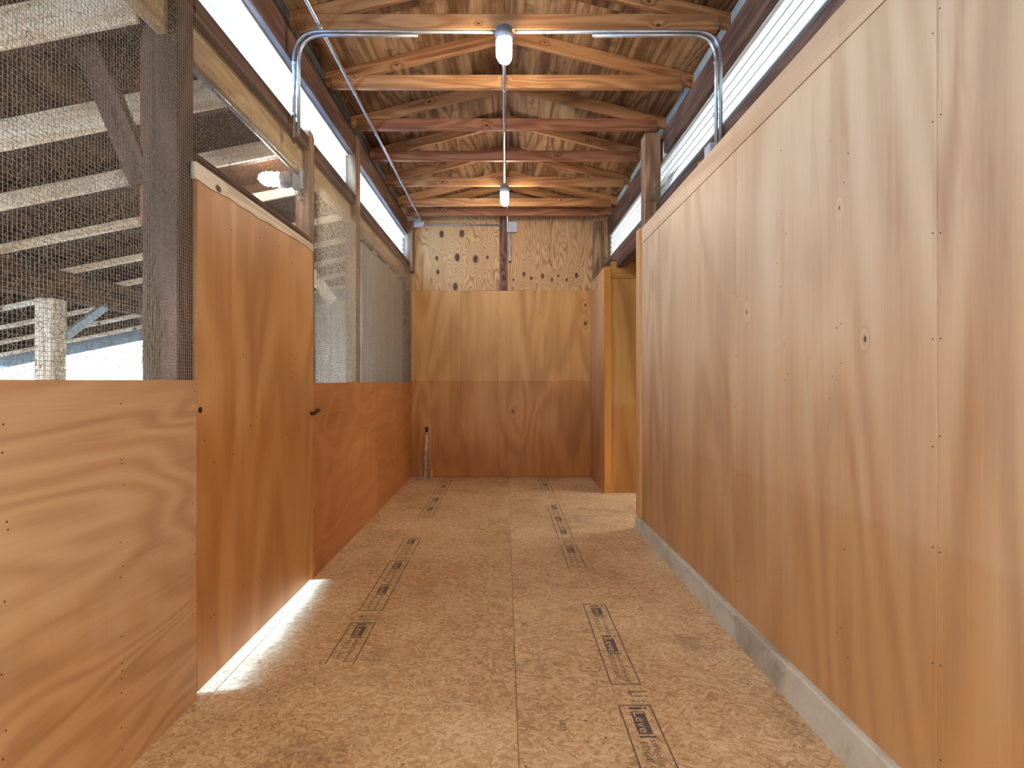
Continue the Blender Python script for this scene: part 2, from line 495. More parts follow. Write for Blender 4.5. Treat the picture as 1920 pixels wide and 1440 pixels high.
def tube_geo(path, r, n=8, cap=True):
    path = [Vector(p) for p in path]
    rr = r if isinstance(r, (list, tuple)) else [r] * len(path)
    v, f = [], []
    prev = None
    for i, p in enumerate(path):
        t = (path[min(i + 1, len(path) - 1)] - path[max(i - 1, 0)]).normalized()
        if prev is None:
            s = t.orthogonal().normalized()
        else:
            s = (prev - t * prev.dot(t)).normalized()
        prev = s
        b = t.cross(s)
        for k in range(n):
            a = 2 * math.pi * k / n
            v.append(p + (s * math.cos(a) + b * math.sin(a)) * rr[i])
    for i in range(len(path) - 1):
        for k in range(n):
            f.append((i * n + k, i * n + (k + 1) % n, (i + 1) * n + (k + 1) % n, (i + 1) * n + k))
    if cap:
        f.append(tuple(range(n - 1, -1, -1)))
        f.append(tuple(range((len(path) - 1) * n, len(path) * n)))
    return v, f

def tube(name, path, r, mat, parent=None, n=8):
    v, f = tube_geo(path, r, n)
    return mesh_obj(name, v, f, mat, parent, smooth=True)

def lathe_geo(prof, base, axis, n=16):
    axis = Vector(axis).normalized()
    s = axis.orthogonal().normalized()
    b = axis.cross(s)
    base = Vector(base)
    v, f = [], []
    for (d, r) in prof:
        for k in range(n):
            a = 2 * math.pi * k / n
            v.append(base + axis * d + (s * math.cos(a) + b * math.sin(a)) * r)
    for i in range(len(prof) - 1):
        for k in range(n):
            f.append((i * n + k, i * n + (k + 1) % n, (i + 1) * n + (k + 1) % n, (i + 1) * n + k))
    f.append(tuple(range(n - 1, -1, -1)))
    f.append(tuple(range((len(prof) - 1) * n, len(prof) * n)))
    return v, f

def lathe(name, prof, base, axis, mat, parent=None, n=16):
    v, f = lathe_geo(prof, base, axis, n)
    return mesh_obj(name, v, f, mat, parent, smooth=True)

def join_geo(parts):
    v, f = [], []
    for (a, b) in parts:
        o = len(v)
        v += list(a)
        f += [tuple(i + o for i in q) for q in b]
    return v, f

def strands(name, P0, P1, r, mat, parent=None, sides=3):
    """many thin straight strands (numpy arrays n x 3) as one mesh"""
    P0, P1 = np.asarray(P0, float), np.asarray(P1, float)
    n = len(P0)
    d = P1 - P0
    d /= np.linalg.norm(d, axis=1, keepdims=True) + 1e-12
    ref = np.where(np.abs(d[:, :1]) < 0.8, np.array([[1.0, 0, 0]]), np.array([[0, 1.0, 0]]))
    s = np.cross(d, ref)
    s /= np.linalg.norm(s, axis=1, keepdims=True)
    b = np.cross(d, s)
    r = np.broadcast_to(np.asarray(r, float), (n,))[:, None]
    V = np.empty((n, 2 * sides, 3))
    for k in range(sides):
        a = 2 * math.pi * k / sides + 0.3
        off = (s * math.cos(a) + b * math.sin(a)) * r
        V[:, k] = P0 + off
        V[:, sides + k] = P1 + off
    base = np.arange(n)[:, None] * 2 * sides
    F = np.concatenate([base + np.array([[k, (k + 1) % sides, sides + (k + 1) % sides, sides + k]]) for k in range(sides)], axis=1)
    F = F.reshape(-1)
    nf = n * sides
    me = bpy.data.meshes.new(name)
    me.vertices.add(n * 2 * sides)
    me.vertices.foreach_set('co', V.reshape(-1).astype(np.float32))
    me.loops.add(nf * 4)
    me.loops.foreach_set('vertex_index', F.astype(np.int32))
    me.polygons.add(nf)
    me.polygons.foreach_set('loop_start', np.arange(0, nf * 4, 4, dtype=np.int32))
    me.materials.append(M[mat])
    me.update(calc_edges=True)
    return reg(bpy.data.objects.new(name, me), parent, Matrix.Identity(4))

# ------------------------------------------------------------------ ground and floor
g = slab('ground', -40, 30, -30, 40, -0.30, -0.16, 'ground', 'x', None, 0)
tag(g, 'pale gravel ground outside around the barn', 'ground', kind='structure')

g2 = slab('ground_lean_to', -7.4, -1.33, -0.8, 7.6, -0.158, -0.10, 'dirt', 'x', None, 0)  # unseen slab, darkened so less sunlight bounces up to the roof
tag(g2, 'unseen ground slab under the lean-to, darkened to cut bounced sunlight', 'ground', kind='structure')
floor = slab('floor', -1.32, 3.0, -0.8, 7.0, -0.15, -0.022, 'brown', 'y', None, 0)
tag(floor, 'strand board subfloor of the passage with printed sheets', 'floor', kind='structure')
G = 0.0018
XS = 0.045
sheets = []
def sheet(x0, x1, y0, y1):
    o = slab('strand_board_sheet', x0 + G / 2, x1 - G / 2, y0 + G / 2, y1 - G / 2, -0.02, 0.0, 'osb', 'y', floor, 0.0008)
    sheets.append(((x0, x1, y0, y1), o))
    return o
for y0, y1 in ((-0.8, 2.026), (2.026, 4.516), (4.516, 6.985)):
    sheet(-1.178, XS, y0, y1)
    sheet(-1.30, -1.178, y0, y1)
for y0, y1 in ((-0.8, 0.79), (0.79, 3.23), (3.23, 5.70), (5.70, 6.985)):
    sheet(XS, 1.265, y0, y1)
    if y0 > 3:
        sheet(1.265, 2.485, y0, min(y1, 6.985))
        sheet(2.485, 3.0, y0, min(y1, 6.985))

def sheet_at(x, y):
    for (a, b, c, d), o in sheets:
        if a <= x <= b and c <= y <= d:
            return o

def rect_lines(x0, x1, y0, y1, wln, near=True, far=True):
    q = []
    def r(a, b, c, d):
        q.append(([(a, c, 0), (b, c, 0), (b, d, 0), (a, d, 0)], [(0, 1, 2, 3)]))
    r(x0, x0 + wln, y0, y1)
    r(x1 - wln, x1, y0, y1)
    if near: r(x0, x1, y0, y0 + wln * 1.3)
    if far: r(x0, x1, y1 - wln * 1.3, y1)
    return join_geo(q)

FONT_M = {}
def text_mesh(txt):
    if txt not in FONT_M:
        cu = bpy.data.curves.new('lettering_curve', 'FONT')
        cu.body = txt
        cu.size = 1.0
        cu.resolution_u = 2
        o = bpy.data.objects.new('lettering_curve', cu)
        COL.objects.link(o)
        bpy.context.view_layer.update()
        me = bpy.data.meshes.new_from_object(o.evaluated_get(bpy.context.evaluated_depsgraph_get()))
        xs = [v.co.x for v in me.vertices]
        ys = [v.co.y for v in me.vertices]
        bb = (min(xs), max(xs), min(ys), max(ys))
        geo = ([v.co.copy() for v in me.vertices], [tuple(p.vertices) for p in me.polygons])
        bpy.data.objects.remove(o)
        bpy.data.meshes.remove(me)
        bpy.data.curves.remove(cu)
        FONT_M[txt] = (bb, geo)
    return FONT_M[txt]

def lettering(txt, xb, xt, yfar, ynear, z, mat, parent, name='printed_lettering'):
    """flat print: the line reads from far to near, letter tops towards +X; fills the given rectangle"""
    (a, b, c, d), (v, f) = text_mesh(txt)
    vv = [(xb + (p.y - c) / (d - c) * (xt - xb), yfar + (p.x - a) / (b - a) * (ynear - yfar), z) for p in v]
    return mesh_obj(name, vv, f, mat, parent)

def ink(geo, z, parent, name='printed_frame', mat='ink'):
    v, f = geo
    return mesh_obj(name, [(a[0], a[1], z) for a in v], f, mat, parent)

def print_block(x0, x1, ynear, yfar, parent, logos, near=True, far=True):
    """one printed frame with logo plates and two lines of lettering; logos = list of (yfar, ynear, text)"""
    ink(rect_lines(x0, x1, ynear, yfar, 0.0055, near, far), 0.0006, parent)
    wd = x1 - x0
    for (kind, a, b) in logos:
        if kind == 'logo':
            xa, xb = x0 + wd * 0.30, x0 + wd * 0.78
            lettering('i', xa, xb + 0.008, a, a - 0.018, 0.0006, 'ink', parent)
            ink(([(xa, b, 0), (xb - 0.008, b, 0), (xb - 0.008, a - 0.028, 0), (xa, a - 0.028, 0)], [(0, 1, 2, 3)]), 0.0006, parent, 'printed_logo_plate')
            lettering('Leve', xa + 0.008, xb - 0.014, a - 0.034, b + 0.008, 0.0010, 'osb', parent)
            lettering('l', xa, xb, b - 0.008, b - 0.018, 0.0006, 'ink', parent)
        else:
            lettering('structurwood', x0 + wd * 0.56, x0 + wd * 0.74, a, b, 0.0006, 'ink', parent)
            lettering('EDGE Gold', x0 + wd * 0.26, x0 + wd * 0.44, a - 0.01, b + (a - b) * 0.12, 0.0006, 'ink', parent)

xl0, xl1 = -0.803, -0.672
s1, s2, s3 = sheet_at(-0.7, 1.5), sheet_at(-0.7, 3.0), sheet_at(-0.7, 5.5)
print_block(xl0, xl1, 2.37, 2.781, s2, [('logo', 2.77, 2.63), ('txt', 2.60, 2.39)], near=False)
lettering('Li  II', xl0 + 0.03, xl1 + 0.01, 2.86, 2.81, 0.0006, 'ink', s2)
print_block(xl0, xl1, 2.919, 3.739, s2, [('logo', 3.72, 3.58), ('txt', 3.55, 3.32), ('logo', 3.30, 3.16), ('txt', 3.13, 2.93)])
lettering('Li  II', xl0 + 0.03, xl1 + 0.01, 3.83, 3.77, 0.0006, 'ink', s2)
print_block(xl0, xl1, 3.865, 4.286, s2, [('logo', 4.27, 4.13), ('txt', 4.10, 3.88)], far=False)
print_block(xl0, xl1, 4.92, 5.78, s3, [('logo', 5.76, 5.60), ('txt', 5.57, 5.36), ('logo', 5.33, 5.18), ('txt', 5.15, 4.94)])
print_block(xl0, xl1, 5.90, 6.74, s3, [('txt', 6.70, 6.48), ('logo', 6.45, 6.30), ('txt', 6.27, 6.0)])
xr0, xr1 = 0.438, 0.565
r1, r2, r3 = sheet_at(0.5, 2.0), sheet_at(0.5, 4.5), sheet_at(0.5, 6.3)
print_block(xr0, xr1, 1.25, 2.073, r1, [('logo', 2.06, 1.90), ('txt', 1.87, 1.64), ('logo', 1.62, 1.47), ('txt', 1.45, 1.27)])
lettering('Li :', xr0 + 0.06, xr1 + 0.01, 2.165, 2.095, 0.0006, 'ink', r1)
print_block(xr0, xr1, 2.21, 3.007, r1, [('logo', 2.99, 2.87), ('txt', 2.84, 2.65), ('logo', 2.64, 2.475), ('txt', 2.455, 2.235)])
xr0, xr1 = 0.424, 0.548
print_block(xr0, xr1, 3.58, 4.08, r2, [('logo', 4.06, 3.92), ('txt', 3.89, 3.60)], near=False)
lettering('Li :', xr0 + 0.03, xr1, 4.19, 4.11, 0.0006, 'ink', r2)
print_block(xr0, xr1, 4.23, 5.43, r2, [('logo', 5.41, 5.25), ('txt', 5.22, 4.99), ('logo', 4.96, 4.80), ('txt', 4.77, 4.54), ('logo', 4.52, 4.40)])
print_block(xr0, xr1, 6.0, 6.88, r3, [('txt', 6.85, 6.6), ('logo', 6.56, 6.4), ('txt', 6.38, 6.1)])
# small tick numbers printed along the seam
for (x, y, t) in ((-0.12, 2.40, '16'), (-0.10, 2.75, '24'), (0.09, 2.42, '16'), (0.09, 2.78, '24'), (0.2, 1.98, '6723')):
    lettering(t, x, x + 0.022, y, y - 0.03 * len(t) / 2, 0.0006, 'ink', sheet_at(x, y - 0.02))

def nail_dots(name, pts, normal, r, parent):
    """tiny nail heads, too small to tell apart singly"""
    parts = []
    for p in pts:
        parts.append(lathe_geo([(-0.002, r), (0.0008, r), (0.0014, r * 0.5)], p, normal, 6))
    v, f = join_geo(parts)
    o = mesh_obj(name, v, f, 'nail', parent)
    o['kind'] = 'stuff'
    return o
nail_dots('nail_heads', [(random.uniform(-1.1, 1.05), random.uniform(1.6, 6.8), 0.0) for _ in range(120)], (0, 0, 1), 0.0035, floor)

# ------------------------------------------------------------------ right wall
XR = 1.14
wr = thing('wall_right', 'tall lauan plywood wall on concrete along the right side', 'wall', (XR, 1.0, 0), kind='structure')
RY = [-0.8, 0.36, 1.59 - 0.183, 2.632, 3.872, 4.44]
for a, b in zip(RY, RY[1:]):
    slab('plywood_sheet', XR, XR + 0.012, a + 0.001, b - 0.001, 0.06, 2.399, 'ply_right_marked' if abs(b - 2.632) < 0.01 else 'ply_right', 'z', wr, 0.001)
for a, b in ((-0.8, 1.1), (1.1, 4.44)):
    slab('plywood_top_strip', XR - 0.002, XR + 0.012, a + 0.001, b - 0.001, 2.402, 2.532, 'ply_right', 'y', wr, 0.001)
slab('end_trim_board', XR - 0.022, XR + 0.012, 4.442, 4.552, 0.115, 2.535, 'trim_pale', 'z', wr)
slab('end_trim_cap', XR + 0.012, XR + 0.15, 4.541, 4.552, 0.0, 2.53, 'trim_wood', 'z', wr)
slab('stud_backing', XR + 0.0125, XR + 0.0145, -0.8, 4.44, 0.06, 2.5, 'brown', 'z', wr, 0)
pts = []
for b in RY[1:-1]:
    z = 0.25
    while z < 2.4:
        pts += [(XR, b - 0.012 + random.uniform(-.004, .004), z + random.uniform(-.03, .03)), (XR, b + 0.014, z + random.uniform(-.05, .05))]
        z += 0.28
for _ in range(70):
    pts.append((XR, random.choice([0.76, 1.0, 1.82, 2.2, 3.2, 4.2]) + random.uniform(-.05, .05), random.uniform(0.3, 2.45)))
nail_dots('nail_heads', pts, (-1, 0, 0), 0.0022, wr)

# concrete footing, a little higher towards the near end
v = []
for y, zt in ((-0.8, 0.178), (4.565, 0.103)):
    v += [(1.112, y, -0.1), (1.112, y, zt - 0.006), (1.12, y, zt), (1.30, y, zt), (1.30, y, -0.1)]
f = [(0, 1, 2, 3, 4)[::-1], (5, 6, 7, 8, 9)] + [(i, i + 5, (i + 1) % 5 + 5, (i + 1) % 5)[::-1] for i in range(5)]
fo = mesh_obj('baseboard_right', v, f, 'concrete')
fo.rotation_euler = (0, 0, 0)
tag(fo, 'long grey stained concrete footing under the right plywood wall', 'footing', kind='structure')

# far right stub wall, its corner trim and the niche wall across the doorway
XN = 1.117
wf = thing('wall_right_far', 'narrow plywood wall beyond the right doorway, next to the back wall', 'wall', (XN, 6.5, 0), kind='structure')
slab('plywood_sheet', XN, XN + 0.012, 6.0, 6.968, 0.0, 2.40, 'ply_stub', 'z', wf, 0.001)
slab('plywood_top_strip', XN - 0.001, XN + 0.012, 6.0, 6.968, 2.403, 2.535, 'ply_stub', 'y', wf, 0.001)
slab('corner_trim_board', XN - 0.004, XN + 0.07, 5.975, 5.999, 0.0, 2.54, 'trim_wood', 'z', wf)
wn = thing('wall_niche', 'brown plywood wall seen through the right doorway', 'wall', (2.0, 6.0, 0), kind='structure')
slab('plywood_sheet', XN + 0.071, 2.26, 5.99, 6.003, 0.0, 2.405, 'ply_niche', 'z', wn, 0.001)
slab('plywood_sheet', 2.262, 3.0, 5.99, 6.003, 0.0, 2.405, 'ply_niche', 'z', wn, 0.001)
slab('backing_board', XN + 0.071, 3.0, 6.0035, 6.02, 0.0, 2.62, 'brown', 'z', wn, 0)  # added board behind the seam, stops daylight leaking through
slab('plywood_top_strip', XN + 0.071, 3.0, 5.99, 6.003, 2.408, 2.60, 'ply_niche', 'x', wn, 0.001)
ws = thing('wall_side_room', 'unseen outer wall of the side room, doorway added to let daylight in', 'wall', (3.0, 5.0, 0), kind='structure')  # unseen wall; its doorway is added to bring daylight onto the floor
slab('plywood_sheet', 3.0, 3.02, 3.3, 4.85, -0.1, 2.62, 'ply_niche', 'z', ws, 0)
slab('plywood_sheet', 3.0, 3.02, 5.90, 6.1, -0.1, 2.62, 'ply_niche', 'z', ws, 0)
slab('plywood_sheet', 3.0, 3.02, 4.85, 5.90, 2.1, 2.62, 'ply_niche', 'y', ws, 0)
slab('plywood_sheet', 1.20, 3.0, 3.3, 3.32, -0.1, 2.62, 'ply_niche', 'z', ws, 0)
cr = slab('ceiling_side_room', 1.40, 3.2, 3.2, 7.0, 2.63, 2.66, 'dark_deck', 'x', None, 0)
tag(cr, 'dark low board ceiling of the side room', 'ceiling', kind='structure')
cr2 = slab('ceiling_side_room_near', 1.40, 3.2, -0.8, 3.2, 2.63, 2.66, 'dark_deck', 'x', None, 0)
tag(cr2, 'dark low roof outside the near right wall', 'ceiling', kind='structure')

# ------------------------------------------------------------------ back wall
YB = 6.97
wb = thing('wall_back', 'plywood end wall with fir plywood gable above', 'wall', (0, YB, 0), kind='structure')
for a, b in ((-1.235, -0.579), (-0.579, -0.09), (-0.09, 1.13)):
    slab('plywood_panel', a + 0.0006, b - 0.0006, YB, YB + 0.012, 0.004, 2.438, 'ply_back_knot' if a > -0.2 else 'ply_back', 'z', wb, 0.001)
CX = 0.02
def deck_z(x):
    return 3.738 - 0.25 * abs(x - CX)
for a, b, mt in ((-1.30, -0.07, 'fir_l'), (0.03, 1.35, 'fir_r')):
    pl = [(a, YB + 0.004, 2.44), (b, YB + 0.004, 2.44), (b, YB + 0.004, deck_z(b)), (a, YB + 0.004, deck_z(a))]
    poly_slab('gable_plywood', pl, (0, -1, 0), 0.012, mt, (0, 0, 1), wb)
slab('gable_stud', -0.072, 0.028, YB - 0.008, YB + 0.03, 2.439, 3.73, 'purple_board', 'z', wb)
slab('backing_board', -1.40, 1.5, YB + 0.05, YB + 0.07, -0.1, 3.35, 'brown', 'z', wb, 0)
nail_dots('nail_heads', [(random.choice([-1.19, -0.6, -0.56, -0.11, -0.07, 0.5, 1.08]), YB, random.uniform(0.1, 2.4)) for _ in range(40)], (0, -1, 0), 0.004, wb)

# ------------------------------------------------------------------ left half walls
XL = -1.22
wl = thing('wall_left', 'plywood half walls below wire mesh on the left side', 'wall', (XL, 3, 0), kind='structure')
slab('plywood_sheet', XL - 0.012, XL, -0.8, 0.42, 0.0, 1.263, 'ply_left', 'y', wl, 0.001)
slab('plywood_sheet', XL - 0.012, XL, -0.8, 0.42, 1.266, 2.712, 'ply_left', 'z', wl, 0.001)  # added unseen sheet above the half wall, blocks the sun here
slab('plywood_sheet', XL - 0.012, XL, 0.422, 2.112, 0.0, 1.263, 'ply_left', 'y', wl, 0.001)
slab('plywood_sheet', XL - 0.012, XL, 3.40, 5.10, 0.0, 1.247, 'ply_half', 'y', wl, 0.001)
slab('plywood_sheet', XL - 0.012, XL, 5.102, 6.968, 0.0, 1.245, 'ply_half', 'y', wl, 0.001)
slab('sill_rail', XL - 0.10, XL - 0.013, -0.8, 2.02, 1.20, 1.255, 'jamb', 'y', wl)
slab('sill_rail', XL - 0.10, XL - 0.013, 3.48, 4.418, 1.185, 1.24, 'jamb', 'y', wl)
slab('sill_rail', XL - 0.10, XL - 0.013, 4.562, 6.828, 1.185, 1.24, 'jamb', 'y', wl)
nail_dots('nail_heads', [(XL, random.choice([1.3, 1.7, 2.09, 3.42, 3.44, 4.5, 5.08]) + random.uniform(-.01, .01), random.uniform(0.05, 1.22)) for _ in range(60)], (1, 0, 0), 0.0025, wl)

# added unseen end wall, cuts the daylight coming from behind the viewer
wq = thing('wall_front_added', 'added unseen plywood wall behind the viewer, doorway limiting the daylight', 'wall', (0, -0.8, 0), kind='structure')
slab('plywood_sheet', -1.34, -0.55, -0.83, -0.802, -0.1, 3.3, 'ply_left', 'z', wq, 0)
slab('plywood_sheet', 0.75, 1.40, -0.83, -0.802, -0.1, 3.3, 'ply_left', 'z', wq, 0)
slab('plywood_sheet', -0.55, 0.75, -0.83, -0.802, 2.1, 3.3, 'ply_left', 'x', wq, 0)
# door
dr = thing('door_1', 'tall plywood door panel on the left between mesh bays', 'door', (XL, 2.75, 0), kind='structure')
poly_slab('door_panel', [(XL, 2.116, 0.026), (XL, 3.386, 0.014), (XL, 3.386, 2.094), (XL, 2.116, 2.062)], (1, 0, 0), 0.018, 'ply_door', (0, 0, 1), dr)
low = []
for i in range(25):
    y = 2.10 + (3.386 - 2.10) * i / 24
    low.append((XL + 0.004, y, 2.062 + 0.03 * (y - 2.1) / 1.28 - 0.006 + 0.012 * mnoise.noise((y * 7, 0, 0))))
poly_slab('pale_top_strip', [(XL + 0.004, 3.386, 2.124), (XL + 0.004, 2.10, 2.124)] + low, (1, 0, 0), 0.02, 'peel', (0, 1, 0), dr)['label'] = 'pale unfinished strip along the top of the door'
v, f = tube_geo([(XL + 0.012, 3.335, 1.055), (XL + 0.012, 3.40, 1.057), (XL + 0.014, 3.425, 1.063), (XL + 0.016, 3.463, 1.068)], [0.011, 0.011, 0.009, 0.009], 10)
v2, f2 = lathe_geo([(0.0, 0.013), (0.006, 0.013), (0.008, 0.009)], (XL + 0.001, 3.462, 1.068), (1, 0, 0), 10)
v3, f3 = lathe_geo([(0.0, 0.006), (0.012, 0.006)], (XL, 3.35, 1.055), (1, 0, 0), 8)
vv, ff = join_geo([(v, f), (v2, f2), (v3, f3)])
mesh_obj('sliding_bolt', vv, ff, 'bolt', dr, smooth=True)['label'] = 'rusty dark iron slide bolt on the door edge'
lathe('bolt_hole', [(-0.002, 0.0125), (0.0012, 0.0125), (0.0012, 0.008)], (XL, 2.134, 1.143), (1, 0, 0), 'black', dr, 12)
nail_dots('nail_heads', [(XL, random.uniform(2.16, 3.36), random.choice([0.28, 0.95, 1.05, 1.32, 1.42, 1.95]) + random.uniform(-.04, .04)) for _ in range(26)], (1, 0, 0), 0.0032, dr)

# ------------------------------------------------------------------ posts
def post(label, x0, x1, y0, y1, z1, mat, z0=-0.1, group='timber posts'):
    o = slab('timber_post', x0, x1, y0, y1, z0, z1, mat, 'z', None, 0.006)
    return tag(o, label, 'post', group)
PL0, PL1 = -1.325, -1.236
tag(slab('timber_post', -1.376, -1.241, 2.02, 2.128, -0.1, 2.83, 'jamb', 'z', None, 0.005), 'thick dark post behind the near wire mesh, at the door hinge side', 'post', 'timber posts')
# latch post with a chipped, rounded top
lp = bpy.data.meshes.new('timber_post')
bm = bmesh.new()
prof = [(3.372, 2.80), (3.372, 2.835), (3.39, 2.856), (3.445, 2.852), (3.472, 2.83), (3.472, -0.1), (3.372, -0.1)]
ra = [bm.verts.new((PL0, y, z)) for y, z in prof]
rb = [bm.verts.new((-1.241, y, z)) for y, z in prof]
bm.faces.new(ra); bm.faces.new(rb[::-1])
for i in range(len(prof)):
    j = (i + 1) % len(prof)
    bm.faces.new((ra[j], ra[i], rb[i], rb[j]))
bmesh.ops.recalc_face_normals(bm, faces=bm.faces[:])
rot = Matrix(((0, 0, 1, 0), (0, 1, 0, 0), (-1, 0, 0, 0), (0, 0, 0, 1)))   # own X = world Z
bm.transform(rot.transposed().inverted().to_4x4() if False else rot)
bm.to_mesh(lp); bm.free()
lp.materials.append(M['post'])
tag(reg(bpy.data.objects.new('timber_post', lp), None, rot.inverted()), 'pine post with chipped top at the door latch side, lamp fixed to it', 'post', 'timber posts')
post('full height left post splitting the clerestory beyond the door', PL0, PL1, 4.42, 4.56, 3.31, 'post')
post('left corner post against the back wall', -1.275, -1.18, 6.83, 6.965, 3.31, 'post', 2.66)
post('weathered right post splitting the clerestory, above the wall end', 1.155, 1.285, 4.40, 4.54, 3.31, 'post')
post('right corner post against the back wall', 1.142, 1.245, 6.83, 6.965, 3.31, 'post', 2.50)
o = slab('jamb_board', -1.412, -1.377, 2.06, 2.10, 1.86, 2.83, 'fir_red', 'z', None)
tag(o, 'short orange-brown board fixed beside the thick hinge post', 'board')

# ------------------------------------------------------------------ headers, plates
o = slab('header_beam', 1.25, 1.36, 3.2, 6.83, 2.53, 2.725, 'brown', 'y', None, 0.008)
tag(o, 'rough brown header beam over the right doorway', 'beam', 'header beams')
o = slab('header_beam', 1.25, 1.36, -0.8, 3.198, 2.53, 2.725, 'brown', 'y', None, 0.008)
tag(o, 'rough brown header beam above the near right plywood wall', 'beam', 'header beams')
for a, b, la in ((-0.8, 2.018, 'above the near mesh'), (2.13, 3.37, 'above the plywood door'), (3.474, 4.418, 'just beyond the latch post'),
                 (4.562, 6.828, 'nearest the back wall')):
    o = slab('header_board', -1.275, PL1, a, b, 2.715, 2.80, 'brown', 'y', None)
    tag(o, f'dark brown header board under the left glazing, {la}', 'board', 'dark header boards')
    o = slab('header_board', -1.318, -1.277, a, b, 2.57, 2.795, 'pine', 'y', None)
    tag(o, f'pale pine board behind the left header, {la}', 'board', 'pine header boards')
o = slab('door_head_rail', PL0 + 0.02, PL1, 2.13, 3.37, 2.126, 2.175, 'brown', 'y', None)
tag(o, 'thin dark rail across the top of the plywood door', 'rail')
for x0, x1, sd in ((-1.29, -1.25, 'left'), (1.31, 1.35, 'right')):
    for a, b, lab in ((-0.8, 4.40 if sd == 'right' else 4.418, 'near'), (4.562, 6.828, 'far')):
        o = slab('top_plate_beam', x0, x1, a, b, 3.135, 3.333, 'brown', 'y', None, 0.005)
        tag(o, f'dark brown {lab} beam above the {sd} clerestory, carrying the roof trusses', 'beam', 'top plate beams')

# clerestory glazing
def corrugated(name, x, y0, y1, z0, z1, parent, pitch=0.062, amp=0.007, side=1):
    v, f = [], []
    n = int((z1 - z0) / pitch * 8)
    for i in range(n + 1):
        z = z0 + (z1 - z0) * i / n
        xx = x + amp * math.cos(2 * math.pi * (z - z0) / pitch)
        v += [(xx, y0, z), (xx, y1, z)]
    f = [(2 * i, 2 * i + 1, 2 * i + 3, 2 * i + 2) for i in range(n)]
    o = mesh_obj(name, v, f, 'glaze', parent, smooth=True)
    so = o.modifiers.new('thickness', 'SOLIDIFY')
    so.thickness = 0.0015
    return o
wi = 0
for sd, xg, spans in (('left', -1.345, ((-0.8, 1.3), (1.3, 4.49), (4.49, 6.97))), ('right', 1.385, ((-0.8, 1.3), (1.3, 4.47), (4.47, 6.97)))):
    for k, (a, b) in enumerate(spans):
        wi += 1
        nm = ('nearest', 'middle', 'far')[k]
        t = thing(f'window_{wi}', f'bright {nm} translucent clerestory panel on the {sd} side', 'window', (xg, (a + b) / 2, 2.88), kind='structure')
        corrugated('corrugated_pane', xg, a, b, 2.88, 3.34, t)
        for q in range(5):
            zq = 2.95 + 0.062 * q
            xq = xg - (0.011 if sd == 'right' else -0.011)
            slab('rib', xq - 0.002, xq + 0.002, a + 0.002, b - 0.002, zq - 0.0018, zq + 0.0018, 'rib', 'y', t, 0)
        s = -1 if sd == 'left' else 1
        xi = 1.255 if sd == 'right' else 1.277
        z0 = 2.727 if sd == 'right' else 2.802
        poly_slab('sill_flashing', [(s * xi, a, z0), (s * xi, b, z0), (s * (abs(xg) + 0.01), b, 2.90), (s * (abs(xg) + 0.01), a, 2.90)],
                  (-s * 0.8, 0, 0.6), 0.006, 'sill', (0, 1, 0), t)
        slab('head_strip', min(s * 1.30, s * 1.36) if sd == 'left' else 1.352, max(s * 1.30, s * 1.36) if sd == 'left' else 1.372, a, b, 3.13, 3.16, 'frame_white', 'y', t)

# ------------------------------------------------------------------ roof: deck sheets, trusses, blocks
ce = thing('ceiling', 'plywood underside of the gable roof, water stained', 'ceiling', (CX, 4, 3.7), kind='structure')
YS = [-0.8, 0.9, 2.1, 3.33, 4.55, 5.77, 7.05]
for s in (-1, 1):
    for a, b in zip(YS, YS[1:]):
        for xa, xb in ((0.0, 0.27), (0.27, 1.72)):
            p = [(CX + s * xa + s * 0.001, a + 0.001, deck_z(CX + s * xa)), (CX + s * xb - s * 0.001, a + 0.001, deck_z(CX + xb)),
                 (CX + s * xb - s * 0.001, b - 0.001, deck_z(CX + xb)), (CX + s * xa + s * 0.001, b - 0.001, deck_z(CX + s * xa))]
            poly_slab('roof_plywood_sheet', p, (-s * 0.25, 0, -1), 0.014, 'deck', (0, 1, 0), ce)

for s in (-1, 1):
    p = [(CX, -0.8, deck_z(CX) + 0.02), (CX + s * 1.72, -0.8, deck_z(CX + 1.72) + 0.02), (CX + s * 1.72, 7.05, deck_z(CX + 1.72) + 0.02), (CX, 7.05, deck_z(CX) + 0.02)]
    poly_slab('seam_light_block', p, (-s * 0.25, 0, -1), 0.01, 'dark_deck', (0, 1, 0), ce)  # added cover over the deck, keeps sky from leaking through seams
TY = [3.13, 3.75, 4.37, 4.98, 5.62, 6.27, 6.63]
TLAB = ['roof truss nearest the camera, above the near caged lamp', 'first roof truss beyond the near caged lamp', 'roof truss above the weathered right post',
        'roof truss just before the far caged lamp', 'roof truss directly behind the far caged lamp', 'second roof truss from the gable wall', 'dark reddish roof truss closest to the gable wall']
for i, y in enumerate(TY):
    mt = 'fir_red' if i in (2, 3, 6) else 'fir'
    t = thing('roof_truss', TLAB[i], 'roof truss', (CX, y, 3.31), 'timber roof trusses')
    slab('bottom_chord', -1.215, 1.245, y - 0.019, y + 0.019, 3.31, 3.402, mt, 'x', t)
    for s in (-1, 1):
        z = lambda d: 3.645 + 0.046 - 0.25 * d
        beam('rafter', (CX + s * 0.02, y, z(0.02)), (CX + s * 1.62, y, z(1.62)), 0.036, 0.088, 'fir', t)
ends = TY[:-2] + [6.27]
BY = [2.5] + TY
